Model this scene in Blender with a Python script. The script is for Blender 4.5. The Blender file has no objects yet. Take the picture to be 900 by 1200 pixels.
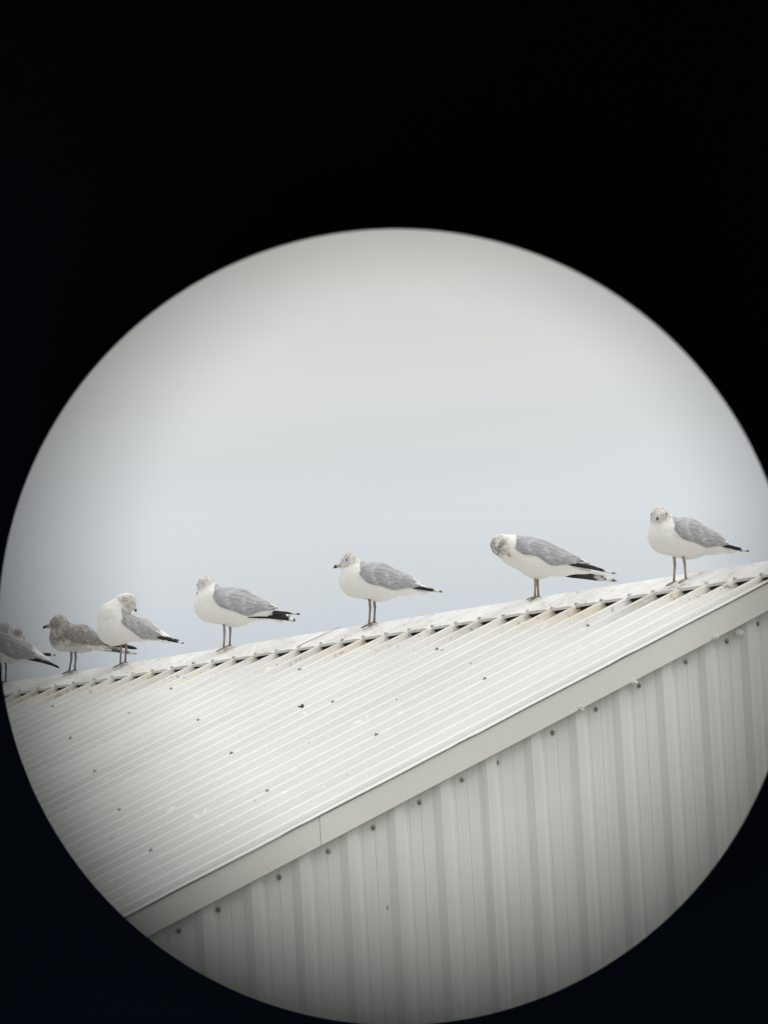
import bpy, bmesh, math, random
import numpy as np
from mathutils import Vector, Matrix, noise

random.seed(7)
SC = bpy.context.scene
COL = SC.collection

# ------------------------------------------------------------------ camera, sky, sun, exposure
GZ = 3.50                                   # height of the lower edge of the ridge cap above the ground
BETA = 0.3748579                            # roof pitch
CAM = Vector((16.63924, -13.93387, -1.72304 + GZ))
CR = Vector((0.57925, 0.8133, -0.05498)).normalized()
CF = Vector((-0.80768, 0.58174, 0.09606)).normalized()
CU = CR.cross(CF).normalized(); CR = CF.cross(CU).normalized()
cd = bpy.data.cameras.new('camera')
cam = bpy.data.objects.new('camera', cd); COL.objects.link(cam)
cam.matrix_world = Matrix(((CR.x, CU.x, -CF.x, CAM.x), (CR.y, CU.y, -CF.y, CAM.y), (CR.z, CU.z, -CF.z, CAM.z), (0, 0, 0, 1)))
cd.sensor_fit = 'HORIZONTAL'; cd.sensor_width = 6.0; cd.lens = 40.0      # a phone's lens looking into the scope's eyepiece
cd.clip_start = 0.0008; cd.clip_end = 4000
cd.dof.use_dof = True; cd.dof.focus_distance = 24.0; cd.dof.aperture_fstop = 60.0
SC.camera = cam

SUN_EL, SUN_AZ = math.radians(55), math.atan2(0.84, 0.55)      # sun behind the cloud, to the right of the camera
SD = Vector((math.cos(SUN_EL)*math.cos(SUN_AZ), math.cos(SUN_EL)*math.sin(SUN_AZ), math.sin(SUN_EL)))
w = bpy.data.worlds.new('World'); SC.world = w; w.use_nodes = True
nt = w.node_tree; nt.nodes.clear()
def N(t, typ, **kw):
    n = t.nodes.new(typ)
    for k, v in kw.items():
        if k in n.inputs.keys(): n.inputs[k].default_value = v
        else: setattr(n, k, v)
    return n
out = N(nt, 'ShaderNodeOutputWorld'); bg = N(nt, 'ShaderNodeBackground'); bg.inputs['Strength'].default_value = 0.1
sky = N(nt, 'ShaderNodeTexSky', sky_type='NISHITA', sun_disc=False, sun_elevation=SUN_EL, sun_rotation=math.pi/2 - SUN_AZ, air_density=1.0, dust_density=3.0, ozone_density=1.0)
tc = N(nt, 'ShaderNodeTexCoord'); sep = N(nt, 'ShaderNodeSeparateXYZ')
nt.links.new(tc.outputs['Generated'], sep.inputs[0])
# closed cloud deck: luminance grows gently towards the zenith, faint streaks
rmp = N(nt, 'ShaderNodeValToRGB')
cr = rmp.color_ramp; cr.elements[0].position = 0.0; cr.elements[0].color = (0.38, 0.40, 0.42, 1)
cr.elements[1].position = 1.0; cr.elements[1].color = (1.06, 1.06, 1.07, 1)
for p, c in ((0.050, (0.42, 0.455, 0.485, 1)), (0.071, (0.46, 0.495, 0.525, 1)), (0.096, (0.535, 0.562, 0.58, 1)), (0.121, (0.53, 0.542, 0.538, 1)), (0.146, (0.50, 0.502, 0.475, 1)), (0.21, (0.51, 0.51, 0.49, 1)), (0.38, (0.68, 0.68, 0.67, 1))):
    e = cr.elements.new(p); e.color = c
nt.links.new(sep.outputs['Z'], rmp.inputs[0])
mp = N(nt, 'ShaderNodeMapping'); mp.inputs['Scale'].default_value = (6, 6, 45)
nt.links.new(tc.outputs['Generated'], mp.inputs[0])
ns = N(nt, 'ShaderNodeTexNoise'); ns.inputs['Scale'].default_value = 1.0; ns.inputs['Detail'].default_value = 3
nt.links.new(mp.outputs[0], ns.inputs['Vector'])
mr = N(nt, 'ShaderNodeMapRange'); mr.inputs['To Min'].default_value = 12.4; mr.inputs['To Max'].default_value = 14.2
nt.links.new(ns.outputs['Fac'], mr.inputs['Value'])
vm = N(nt, 'ShaderNodeVectorMath', operation='SCALE')
nt.links.new(rmp.outputs[0], vm.inputs[0]); nt.links.new(mr.outputs[0], vm.inputs['Scale'])
mx = N(nt, 'ShaderNodeMix', data_type='RGBA'); mx.inputs['Factor'].default_value = 0.97
nt.links.new(sky.outputs[0], mx.inputs['A']); nt.links.new(vm.outputs[0], mx.inputs['B'])
nt.links.new(mx.outputs['Result'], bg.inputs['Color']); nt.links.new(bg.outputs[0], out.inputs[0])
sl = bpy.data.lights.new('sun', 'SUN'); sl.energy = 1.15; sl.angle = math.radians(22); sl.color = (1.0, 0.975, 0.94)
so = bpy.data.objects.new('sun', sl); COL.objects.link(so); so.rotation_euler = (-SD).to_track_quat('-Z', 'Y').to_euler()
so.location = (5, 5, 12)
SC.view_settings.view_transform = 'Standard'; SC.view_settings.look = 'None'
SC.view_settings.exposure = 0.0; SC.view_settings.gamma = 1.0

# ------------------------------------------------------------------ helpers
def tag(o, label=None, cat=None, group=None, kind=None):
    if label: o['label'] = label
    if cat: o['category'] = cat
    if group: o['group'] = group
    if kind: o['kind'] = kind
    return o
def empty(name, loc=(0, 0, 0), rot=None):
    o = bpy.data.objects.new(name, None); COL.objects.link(o); o.location = loc; o.empty_display_size = 0.1
    if rot is not None: o.rotation_euler = rot
    return o
def mesh(name, V, F, mat, parent=None, smooth=False, loc=None):
    me = bpy.data.meshes.new(name); me.from_pydata([tuple(map(float, v)) for v in V], [], [tuple(map(int, f)) for f in F])
    me.validate(); me.update()
    if smooth:
        me.polygons.foreach_set('use_smooth', [True]*len(me.polygons))
    o = bpy.data.objects.new(name, me); COL.objects.link(o)
    if mat: me.materials.append(mat)
    if parent: o.parent = parent
    if loc is not None: o.location = loc
    return o
def fixnormals(o):
    bm = bmesh.new(); bm.from_mesh(o.data); bmesh.ops.recalc_face_normals(bm, faces=bm.faces); bm.to_mesh(o.data); bm.free()
    return o
def share(o, name, parent, mw):
    c = bpy.data.objects.new(name, o.data); COL.objects.link(c); c.parent = parent; c.matrix_basis = mw
    return c
def strip(rows):                            # rows of equally long point lists -> grid mesh
    V = [p for r in rows for p in r]; n = len(rows[0]); F = []
    for i in range(len(rows)-1):
        for j in range(n-1):
            F.append((i*n+j, i*n+j+1, (i+1)*n+j+1, (i+1)*n+j))
    return V, F
def shell(rows, off):                       # closed slab: grid plus the same grid moved by off (vector, or function)
    V, F = strip(rows); n = len(rows[0]); m = len(rows); k = len(V)
    V2 = [Vector(p)+Vector(off) for p in V]
    F2 = [tuple(k+i for i in reversed(f)) for f in F]
    E = []
    for j in range(n-1):
        E.append((j+1, j, k+j, k+j+1)); a = (m-1)*n+j; E.append((a, a+1, k+a+1, k+a))
    for i in range(m-1):
        a = i*n; b = a+n; E.append((a, b, k+b, k+a)); a = i*n+n-1; b = a+n; E.append((b, a, k+a, k+b))
    return [Vector(p) for p in V]+V2, F+F2+E
def lathe(prof, seg=48, closed=False):      # prof: (r, z)
    V = []; F = []
    for r, z in prof:
        for i in range(seg):
            a = 2*math.pi*i/seg; V.append((r*math.cos(a), r*math.sin(a), z))
    m = len(prof)
    for k in range(m if closed else m-1):
        k2 = (k+1) % m
        for i in range(seg):
            j = (i+1) % seg; F.append((k*seg+i, k*seg+j, k2*seg+j, k2*seg+i))
    return V, F
def tube(path, rad, seg=8, cap=True):
    V = []; F = []; P = [Vector(p) for p in path]
    for i, p in enumerate(P):
        t = (P[min(i+1, len(P)-1)]-P[max(i-1, 0)]).normalized()
        a = t.orthogonal().normalized() if i == 0 else (a - t*a.dot(t)).normalized()
        b = t.cross(a); r = rad[i] if hasattr(rad, '__len__') else rad
        for k in range(seg):
            th = 2*math.pi*k/seg; V.append(p+(a*math.cos(th)+b*math.sin(th))*r)
    for i in range(len(P)-1):
        for k in range(seg):
            k2 = (k+1) % seg; F.append((i*seg+k, i*seg+k2, (i+1)*seg+k2, (i+1)*seg+k))
    if cap:
        F.append(tuple(reversed(range(seg)))); F.append(tuple((len(P)-1)*seg+k for k in range(seg)))
    return V, F
def join(*parts):
    V = []; F = []
    for v, f in parts:
        k = len(V); V += list(v); F += [tuple(i+k for i in q) for q in f]
    return V, F
def box(c, s):
    x, y, z = c; a, b, d = s[0]/2, s[1]/2, s[2]/2
    V = [(x+i*a, y+j*b, z+k*d) for k in (-1, 1) for j in (-1, 1) for i in (-1, 1)]
    return V, [(0, 2, 3, 1), (4, 5, 7, 6), (0, 1, 5, 4), (2, 6, 7, 3), (0, 4, 6, 2), (1, 3, 7, 5)]

# ------------------------------------------------------------------ materials
def mat(name):
    m = bpy.data.materials.new(name); m.use_nodes = True
    t = m.node_tree; b = t.nodes['Principled BSDF']; return m, t, b
def L(t, a, b): t.links.new(a, b)
def simple(name, col, rough=0.6, metal=0.0, spec=0.5):
    m, t, b = mat(name); b.inputs['Base Color'].default_value = (*col, 1); b.inputs['Roughness'].default_value = rough
    b.inputs['Metallic'].default_value = metal; b.inputs['Specular IOR Level'].default_value = spec
    n = N(t, 'ShaderNodeTexNoise', Scale=60.0, Detail=4.0); tcn = N(t, 'ShaderNodeTexCoord'); L(t, tcn.outputs['Object'], n.inputs['Vector'])
    bp = N(t, 'ShaderNodeBump', Strength=0.08, Distance=0.002); L(t, n.outputs['Fac'], bp.inputs['Height']); L(t, bp.outputs[0], b.inputs['Normal'])
    return m
def ramp(t, src, stops):
    r = N(t, 'ShaderNodeValToRGB'); e = r.color_ramp.elements
    e[0].position, e[0].color = stops[0][0], (*stops[0][1], 1); e[1].position, e[1].color = stops[-1][0], (*stops[-1][1], 1)
    for p, c in stops[1:-1]:
        q = e.new(p); q.color = (*c, 1)
    L(t, src, r.inputs[0]); return r.outputs[0]
def noise_n(t, vec, scale, detail=4.0, rough=0.55, dist=0.0):
    n = N(t, 'ShaderNodeTexNoise'); n.inputs['Scale'].default_value = scale; n.inputs['Detail'].default_value = detail
    n.inputs['Roughness'].default_value = rough; n.inputs['Distortion'].default_value = dist; L(t, vec, n.inputs['Vector']); return n.outputs['Fac']
def mapv(t, vec, scale):
    m = N(t, 'ShaderNodeMapping'); m.inputs['Scale'].default_value = scale; L(t, vec, m.inputs[0]); return m.outputs[0]
def mixc(t, fac, a, b, blend='MIX'):
    m = N(t, 'ShaderNodeMix', data_type='RGBA', blend_type=blend)
    if isinstance(fac, (int, float)): m.inputs['Factor'].default_value = fac
    else: L(t, fac, m.inputs['Factor'])
    for k, v in (('A', a), ('B', b)):
        if isinstance(v, tuple): m.inputs[k].default_value = (*v, 1)
        else: L(t, v, m.inputs[k])
    return m.outputs['Result']
def math_n(t, op, a, b=None, clamp=False):
    m = N(t, 'ShaderNodeMath', operation=op); m.use_clamp = clamp
    for i, v in enumerate((a, b)):
        if v is None: continue
        if isinstance(v, (int, float)): m.inputs[i].default_value = v
        else: L(t, v, m.inputs[i])
    return m.outputs[0]

# painted roof sheet: slope coordinates in object space (x along ridge, z = distance down the slope)
def roof_paint(name, base, stain=1.0, soil=(0.62, 0.50, 0.31)):
    m, t, b = mat(name); tcn = N(t, 'ShaderNodeTexCoord'); v = tcn.outputs['Object']
    big = noise_n(t, mapv(t, v, (1.2, 1.2, 0.5)), 1.6, 5)
    c = mixc(t, ramp(t, big, [(0.35, (0, 0, 0)), (0.75, (1, 1, 1))]), base, tuple(x*0.90 for x in base))
    streak = noise_n(t, mapv(t, v, (55, 55, 1.6)), 1.0, 3)
    c = mixc(t, math_n(t, 'MULTIPLY', ramp(t, streak, [(0.5, (0, 0, 0)), (0.72, (1, 1, 1))]), 0.35), c, tuple(x*y for x, y in zip(base, (0.80, 0.80, 0.78))))
    # small dark specks and pale splashes of droppings
    sp = noise_n(t, mapv(t, v, (1, 1, 0.45)), 38, 2, 0.4)
    c = mixc(t, ramp(t, sp, [(0.765, (0, 0, 0)), (0.79, (1, 1, 1))]), c, (0.25, 0.23, 0.21))
    wp = noise_n(t, mapv(t, v, (1, 1, 0.6)), 13, 4, 0.6)
    c = mixc(t, ramp(t, wp, [(0.66, (0, 0, 0)), (0.70, (1, 1, 1))]), c, (0.90, 0.90, 0.87))
    # yellow brown soiling close under the ridge cap
    s = N(t, 'ShaderNodeSeparateXYZ'); L(t, v, s.inputs[0])
    near = N(t, 'ShaderNodeMapRange'); near.inputs['From Min'].default_value = 0.32; near.inputs['From Max'].default_value = 0.0; L(t, s.outputs['Z'], near.inputs['Value'])
    pat = noise_n(t, mapv(t, v, (1, 1, 0.35)), 9, 5, 0.65)
    f = math_n(t, 'MULTIPLY', near.outputs[0], ramp(t, pat, [(0.42, (0, 0, 0)), (0.62, (1, 1, 1))]))
    c = mixc(t, math_n(t, 'MULTIPLY', f, 0.75*stain), c, soil)
    pat2 = noise_n(t, v, 30, 4, 0.6)
    f2 = math_n(t, 'MULTIPLY', near.outputs[0], ramp(t, pat2, [(0.60, (0, 0, 0)), (0.66, (1, 1, 1))]))
    c = mixc(t, math_n(t, 'MULTIPLY', f2, 0.8*stain), c, (0.22, 0.14, 0.08))
    L(t, c, b.inputs['Base Color']); b.inputs['Roughness'].default_value = 0.30; b.inputs['Specular IOR Level'].default_value = 0.5
    bn = noise_n(t, mapv(t, v, (1, 1, 0.2)), 18, 3)
    bp = N(t, 'ShaderNodeBump'); bp.inputs['Strength'].default_value = 0.15; bp.inputs['Distance'].default_value = 0.004
    L(t, bn, bp.inputs['Height']); L(t, bp.outputs[0], b.inputs['Normal'])
    return m
M_roof = roof_paint('white roof paint', (0.75, 0.75, 0.725))
M_cap = roof_paint('white ridge cap paint', (0.77, 0.77, 0.745), 0.7, (0.55, 0.52, 0.46))

def wall_paint(name, base, k=1.0):
    m, t, b = mat(name); tcn = N(t, 'ShaderNodeTexCoord'); v = tcn.outputs['Object']
    c = mixc(t, noise_n(t, mapv(t, v, (1, 1, 0.5)), 2.0, 5), tuple(x*1.03 for x in base), tuple(x*0.93 for x in base))
    st = noise_n(t, mapv(t, v, (1, 45, 0.8)), 1.0, 4, 0.6)
    c = mixc(t, math_n(t, 'MULTIPLY', ramp(t, st, [(0.48, (0, 0, 0)), (0.75, (1, 1, 1))]), 0.45*k), c, tuple(x*y for x, y in zip(base, (0.80, 0.79, 0.76))))
    gr = noise_n(t, v, 160, 3, 0.7)
    c = mixc(t, math_n(t, 'MULTIPLY', ramp(t, gr, [(0.45, (0, 0, 0)), (0.7, (1, 1, 1))]), 0.10), c, tuple(x*0.7 for x in base))
    sp = noise_n(t, mapv(t, v, (1, 1, 0.7)), 32, 2, 0.4)
    c = mixc(t, ramp(t, sp, [(0.80, (0, 0, 0)), (0.83, (1, 1, 1))]), c, (0.30, 0.27, 0.23))
    L(t, c, b.inputs['Base Color']); b.inputs['Roughness'].default_value = 0.5; b.inputs['Specular IOR Level'].default_value = 0.4
    bn = noise_n(t, mapv(t, v, (1, 1, 0.3)), 9, 3)
    bp = N(t, 'ShaderNodeBump'); bp.inputs['Strength'].default_value = 0.12; bp.inputs['Distance'].default_value = 0.004
    L(t, bn, bp.inputs['Height']); L(t, bp.outputs[0], b.inputs['Normal'])
    return m
M_wall = wall_paint('grey wall paint', (0.73, 0.74, 0.712))
M_trim = wall_paint('grey trim paint', (0.76, 0.755, 0.715), 0.3)
M_screw = simple('weathered zinc', (0.36, 0.34, 0.32), 0.38, 0.8)
M_washer = simple('rubber washer', (0.17, 0.16, 0.15), 0.8)
M_capshade = simple('dark shade under cap', (0.02, 0.017, 0.024), 0.95)  # near-black colour that stands in for the shade below the cap's hem
M_wood = simple('grey bark', (0.25, 0.23, 0.21), 0.9)
M_leaf = simple('dark dry leaf', (0.045, 0.032, 0.025), 0.85)
M_down = simple('white down', (0.78, 0.78, 0.76), 0.9)
M_black = simple('matt black baffle paint', (0.0032, 0.0036, 0.0050), 1.0, 0, 0.0)
M_armour = simple('green rubber armour', (0.03, 0.045, 0.03), 0.7)
M_dark = simple('black anodised metal', (0.02, 0.02, 0.022), 0.45)
M_grey = simple('grey aluminium', (0.25, 0.25, 0.26), 0.4, 0.9)
M_glass = simple('dark lens glass', (0.005, 0.005, 0.008), 0.05)

m, t, b = mat('gravel and grass'); M_ground = m
tcn = N(t, 'ShaderNodeTexCoord'); v = tcn.outputs['Object']
c = mixc(t, ramp(t, noise_n(t, v, 0.35, 6), [(0.42, (0, 0, 0)), (0.58, (1, 1, 1))]), (0.27, 0.26, 0.235), (0.10, 0.13, 0.06))
c = mixc(t, noise_n(t, v, 25, 4, 0.7), c, (0.20, 0.19, 0.17))
L(t, c, b.inputs['Base Color']); b.inputs['Roughness'].default_value = 0.95
bp = N(t, 'ShaderNodeBump'); bp.inputs['Strength'].default_value = 0.6; bp.inputs['Distance'].default_value = 0.02
L(t, noise_n(t, v, 40, 5), bp.inputs['Height']); L(t, bp.outputs[0], b.inputs['Normal'])

# plumage: colour comes from the bird's own markings (vertex colour), mottling from noise where 'mottle' is set
m, t, b = mat('plumage'); M_plume = m
at = N(t, 'ShaderNodeAttribute', attribute_name='plumage'); am = N(t, 'ShaderNodeAttribute', attribute_name='mottle')
tcn = N(t, 'ShaderNodeTexCoord'); v = tcn.outputs['Object']
s1 = ramp(t, noise_n(t, mapv(t, v, (0.8, 1, 1)), 115, 3, 0.6), [(0.46, (0, 0, 0)), (0.62, (1, 1, 1))])
s0 = ramp(t, noise_n(t, v, 34, 3, 0.6), [(0.34, (0.2, 0.2, 0.2)), (0.56, (1, 1, 1))])
c = mixc(t, math_n(t, 'MULTIPLY', math_n(t, 'MULTIPLY', s0, 0.95), am.outputs['Fac'], True), at.outputs['Color'], (0.33, 0.30, 0.285))
c = mixc(t, math_n(t, 'MULTIPLY', math_n(t, 'MULTIPLY', s1, s0), math_n(t, 'MULTIPLY', am.outputs['Fac'], 1.0)), c, (0.16, 0.13, 0.11))
fine = noise_n(t, mapv(t, v, (0.35, 1, 1)), 220, 3, 0.6)
c = mixc(t, math_n(t, 'MULTIPLY', ramp(t, fine, [(0.35, (0, 0, 0)), (0.7, (1, 1, 1))]), 0.10), c, (0.25, 0.24, 0.23))
L(t, c, b.inputs['Base Color']); b.inputs['Roughness'].default_value = 0.85; b.inputs['Specular IOR Level'].default_value = 0.2
bp = N(t, 'ShaderNodeBump'); bp.inputs['Strength'].default_value = 0.35; bp.inputs['Distance'].default_value = 0.003
L(t, noise_n(t, mapv(t, v, (0.45, 1, 1)), 70, 4, 0.6), bp.inputs['Height']); L(t, bp.outputs[0], b.inputs['Normal'])
M_bill = simple('pale pinkish yellow bill', (0.52, 0.40, 0.28), 0.45)
M_billdark = simple('black bill band', (0.02, 0.018, 0.018), 0.4)
M_leg = simple('greyish yellow leg', (0.36, 0.28, 0.20), 0.6)
M_leg2 = simple('greyish pink leg', (0.24, 0.205, 0.19), 0.6)
M_eye = simple('dark eye', (0.012, 0.010, 0.008), 0.12)

# ------------------------------------------------------------------ ground
R_ = 2500
V, F = [(-R_, -R_, 0), (R_, -R_, 0), (R_, R_, 0), (-R_, R_, 0)], [(0, 1, 2, 3)]
tag(mesh('ground', V, F, M_ground), kind='structure')

# ------------------------------------------------------------------ the metal building
S = 0.183                                   # rib pitch of the roof sheet
cb, sb = math.cos(BETA), math.sin(BETA)
CAPW = 0.225                                 # half width of the ridge cap
YR = CAPW*cb; ZR = GZ + CAPW*sb             # ridge line at rib-top level
VE = 4.35 + 0                               # eave, measured from the cap's lower edge down the slope
XL = -12.08                                 # far end of the building
def slope_pt(x, vdown, n=0.0, side=1):      # near slope (side=1) or far slope (side=-1)
    y = -vdown*cb - n*sb; z = -vdown*sb + n*cb
    if side == -1: y = 2*YR - y
    return Vector((x, y, z + GZ))
B = empty('metal_building', (-6, YR, 0))
tag(B, 'white ribbed metal shed with a row of gulls standing along its ridge', 'building')
BI = Matrix.Translation(-Vector(B.location))
def bpart(name, V, F, m, smooth=False):
    o = mesh(name, [Vector(p) - B.location for p in V], F, m, B, smooth); return o

# --- roof sheets: six ribs each, ribs are raised trapezoids; sheets lap on a rib
RH = 0.033
def rib_profile(n0, n1):                    # (x, height) from rib n0 (right) to rib n1 (left, higher n)
    P = []
    for n in range(n0, n1+1):
        x = -n*S
        if n == n0: P += [(x+0.011, -RH), (x, 0), (x-0.036, 0), (x-0.047, -RH)]
        else: P += [(x+0.011, -RH), (x, 0), (x-0.036, 0), (x-0.047, -RH)]
        if n < n1: P += [(x-0.051-0.04, -RH), (x-0.051-0.044, -RH+0.003), (x-0.051-0.056, -RH+0.003), (x-0.051-0.060, -RH)]
    return P
def roof_sheet(n0, n1, side, lift, first=False):
    P = rib_profile(n0, n1)
    if first: P = [(0.058, -RH)] + P
    rng = random.Random(n0*7+side)
    vs = [-CAPW+0.006, -0.1, 0.0, 0.12, 0.3, 0.5, 0.8, 1.1, 1.4, 1.7, 2.0, 2.3, 2.6, 2.9, 3.2, 3.5, 3.8, 4.1, VE]
    rows = []
    for vv in vs:
        row = []
        for i, (x, h) in enumerate(P):
            w_ = noise.noise(Vector((x*2.1, vv*1.7, side*3.0)))*0.0022 + noise.noise(Vector((x*9, vv*0.8, 7+side)))*0.0010
            row.append(slope_pt(x + w_*0.8, vv, h + lift + w_, side))
        rows.append(row)
    V, F = shell(rows, (0, 0, -0.0012))
    # object space: x along ridge, z distance down the slope  -> own frame so the paint follows the slope
    o = mesh('roof_panel', V, F, M_roof, None)
    return o
def to_slope_frame(o, side):                # give the mesh a local frame with +Z down the slope
    zx = Vector((0, -cb*side, -sb)); nx = Vector((0, -sb*side, cb)); xx = Vector((1, 0, 0)); yy = zx.cross(xx)
    R = Matrix(((xx.x, yy.x, zx.x, 0), (xx.y, yy.y, zx.y, 0), (xx.z, yy.z, zx.z, 0), (0, 0, 0, 1)))
    org = slope_pt(0, 0, 0, side); Mw = Matrix.Translation(org) @ R
    o.data.transform(Mw.inverted()); o.parent = B; o.matrix_basis = BI @ Mw
    return o
edges = [-0, 4, 10, 16, 22, 28, 34, 40, 46, 52, 58, 64]
for side in (1, -1):
    for i in range(len(edges)-1):
        a, b_ = edges[i], edges[i+1]
        o = roof_sheet(a, b_, side, 0.0 if i % 2 else 0.0016, first=(i == 0))
        to_slope_frame(o, side); fixnormals(o)

# --- added dark strips in the valleys under the cap, standing in for shade
for side in (1, -1):
    rows = []
    for vv in (-0.008, -0.055):
        rows.append([slope_pt(x, vv, h, side) for x, h in ((0.03, 0.001), (XL+0.2, 0.001))])
    bot = [slope_pt(p.x, vv, -RH-0.004, side) for vv in (-0.008, -0.055) for p in rows[0]]
    V = rows[0]+rows[1]+bot
    F = [(0, 1, 3, 2), (4, 6, 7, 5), (0, 4, 5, 1), (2, 3, 7, 6), (0, 2, 6, 4), (1, 5, 7, 3)]
    bpart('cap_shade_strip', V, F, M_capshade)

# --- ridge cap: three metre lengths lapped over each other, hem resting on the ribs
caps = [(0.062, -1.62), (-1.56, -4.55), (-4.48, -7.5), (-7.44, -10.3), (-10.2, XL)]
for ci, (xa, xb) in enumerate(caps):
    rows = []; nx = int((xa-xb)/0.0153)+1
    lift = 0.0070 + (0.0016 if ci % 2 else 0)
    prof = [(-0.0005, -0.012), (0.0, -0.001), (0.006, 0.0), (0.08, 0.0015), (0.15, 0.002), (CAPW-0.035, 0.0025), (CAPW-0.012, 0.0035)]
    for i in range(nx+1):
        x = xa + (xb-xa)*i/nx
        ph = ((-x/S) % 1.0)                                   # 0 at rib's right shoulder, ribs occupy 0..0.25
        dph = min(abs(ph-0.10), abs(ph-1.10)); sag = -0.0058*math.exp(-(dph/0.13)**2)
        jit = noise.noise(Vector((x*3.1, 1.3, 0)))*0.003 + noise.noise(Vector((x*11, 5.3, 0)))*0.0015
        col = []
        for side in (1, -1):
            pts = []
            for k, (d, h) in enumerate(prof):
                e = max(0, 1-d/0.075)
                nn = lift + h + sag*e + jit*e*(1 if side == 1 else 0.6) + noise.noise(Vector((x*5, d*14, 2.0*side)))*0.0016
                pts.append(slope_pt(x, -d + (0.004*noise.noise(Vector((x*6, 9, side))) if k < 3 else 0), nn, side))
            col.append(pts)
        crest = slope_pt(x, -CAPW, lift+0.0025, 1)
        rows.append(col[0] + [crest] + list(reversed(col[1])))
    V, F = shell(rows, (0, 0, -0.0014))
    o = mesh('ridge_cap', V, F, M_cap); to_slope_frame(o, 1); fixnormals(o)

# --- screws: one mesh shared by all: dome head on a washer
def screw_mesh(r, wr, h, name):
    hexv = []
    prof = [(wr, 0.0), (wr, 0.0018), (r*1.05, 0.0026)]
    V1, F1 = lathe(prof, 12)
    V2, F2 = lathe([(r, 0.002), (r, h*0.75), (r*0.8, h), (0.0004, h*1.05)], 6)
    return join((V1, F1), (V2, F2))
V, F = screw_mesh(0.0062, 0.0105, 0.0085, 's'); sc0 = mesh('screw', V, F, M_screw)
sc0.data.materials.append(M_washer)
for p in sc0.data.polygons:
    if p.index < 12: p.material_index = 1
COL.objects.unlink(sc0)
sc1 = bpy.data.objects.new('screw', sc0.data.copy()); sc1.data.materials[0] = M_trim
def axis_mat(pos, n, spin=0.0, s=1.0):
    q = Vector(n).to_track_quat('Z', 'Y'); return Matrix.Translation(pos) @ q.to_matrix().to_4x4() @ Matrix.Rotation(spin, 4, 'Z') @ Matrix.Scale(s, 4)
def add_screw(pos, n, s=1.0, src=None):
    pos = Vector(pos) + Vector([random.uniform(-.002, .002) for _ in range(3)])*0.6
    nn = (Vector(n) + Vector([random.uniform(-.12, .12) for _ in range(3)])).normalized()
    return share(src or sc0, 'screw', B, BI @ axis_mat(pos, nn, random.uniform(0, 6.28), s))
NR = Vector((0, -sb, cb))
for n in edges[1:]:
    for k in range(7):
        vv = 0.39 + 0.617*k
        if n*S > 12: continue
        add_screw(slope_pt(-n*S-0.022-0.02*0 + random.uniform(-.006, .006), vv + random.uniform(-.015, .015), 0.001), NR, 1.0)
for n in range(0, 62):                       # cap screws, one on every rib a little above the hem
    add_screw(slope_pt(-n*S-0.022 + random.uniform(-.008, .008), -0.022 + random.uniform(-.006, .006), 0.0070), NR, 0.95, sc1)

# --- gable wall of box-rib sheets facing the camera
WX = 0.022; P_ = 0.23505; K0 = 0.093
def wall_profile(yr0, nrib):
    """points (y, x) going left (towards -y) from the left shoulder of the rib on the right"""
    out = []
    for i in range(nrib):
        y = yr0 - i*P_
        # rib: left foot .. left shoulder .. right shoulder .. right foot   (right foot further +y)
        out += [(y+0.070, 0.0), (y+0.042, 0.017), (y, 0.017), (y-0.031, 0.0)]
        for gy in (0.060, 0.120):            # two small beads in the pan
            g = y-0.031-gy+0.0
            out += [(g+0.003, 0.0), (g, -0.0020), (g-0.003, 0.0)]
    return out
def roofline(y):                             # level of the roof sheet's rib tops above y (both slopes)
    yy = y if y <= YR else 2*YR-y
    return GZ + yy*math.tan(BETA)
YW0 = -(K0+0.034)
EAVEY = -VE*cb
ytop = YR + (YR-EAVEY)
# ribs across the whole gable: indices so that rib k=12 (rightmost measured) sits at YW0
ribs = []; k = -20
yy = YW0 + 19*P_
allribs = []
while yy > EAVEY+0.10:
    allribs.append(yy); yy -= P_
allribs = [y for y in allribs if y+0.08 < ytop-0.05]
for gable in (0, 1):
    i = 0; pi_ = 0
    first_idx = allribs.index(min(allribs, key=lambda q: abs(q-YW0))) % 4
    groups = []
    start = 0
    cuts = [j for j in range(len(allribs)) if (j - first_idx) % 4 == 0]
    bounds = [0] + [c_ for c_ in cuts if c_ > 0] + [len(allribs)]
    for a, c_ in zip(bounds[:-1], bounds[1:]):
        if a == c_: continue
        prof = []
        for y in allribs[a:c_]:
            prof += wall_profile(y, 1)
        if c_ == len(allribs): prof += [(EAVEY+0.01, 0.0)]
        else: prof += [(allribs[c_]+0.058, 0.0)]
        if a == 0: prof = [(ytop-0.02, 0.0)] + prof
        lift = 0.0 if pi_ % 2 else 0.0008
        rows = []
        for fz in (0.0, 0.5, 0.8, 0.9, 1.0):
            row = []
            for y, h in prof:
                zt = roofline(y) - 0.06; z = 0.05 + (zt-0.05)*fz
                wob = noise.noise(Vector((y*2.5, z*1.2, gable*4)))*0.002
                X = WX + h + lift + wob
                if gable: X = XL - 0.01 - h - lift - wob
                row.append(Vector((X, y, z)))
            rows.append(row)
        V, F = shell(rows, (-0.0012 if not gable else 0.0012, 0, 0))
        fixnormals(bpart('wall_panel', V, F, M_wall)); pi_ += 1
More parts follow.
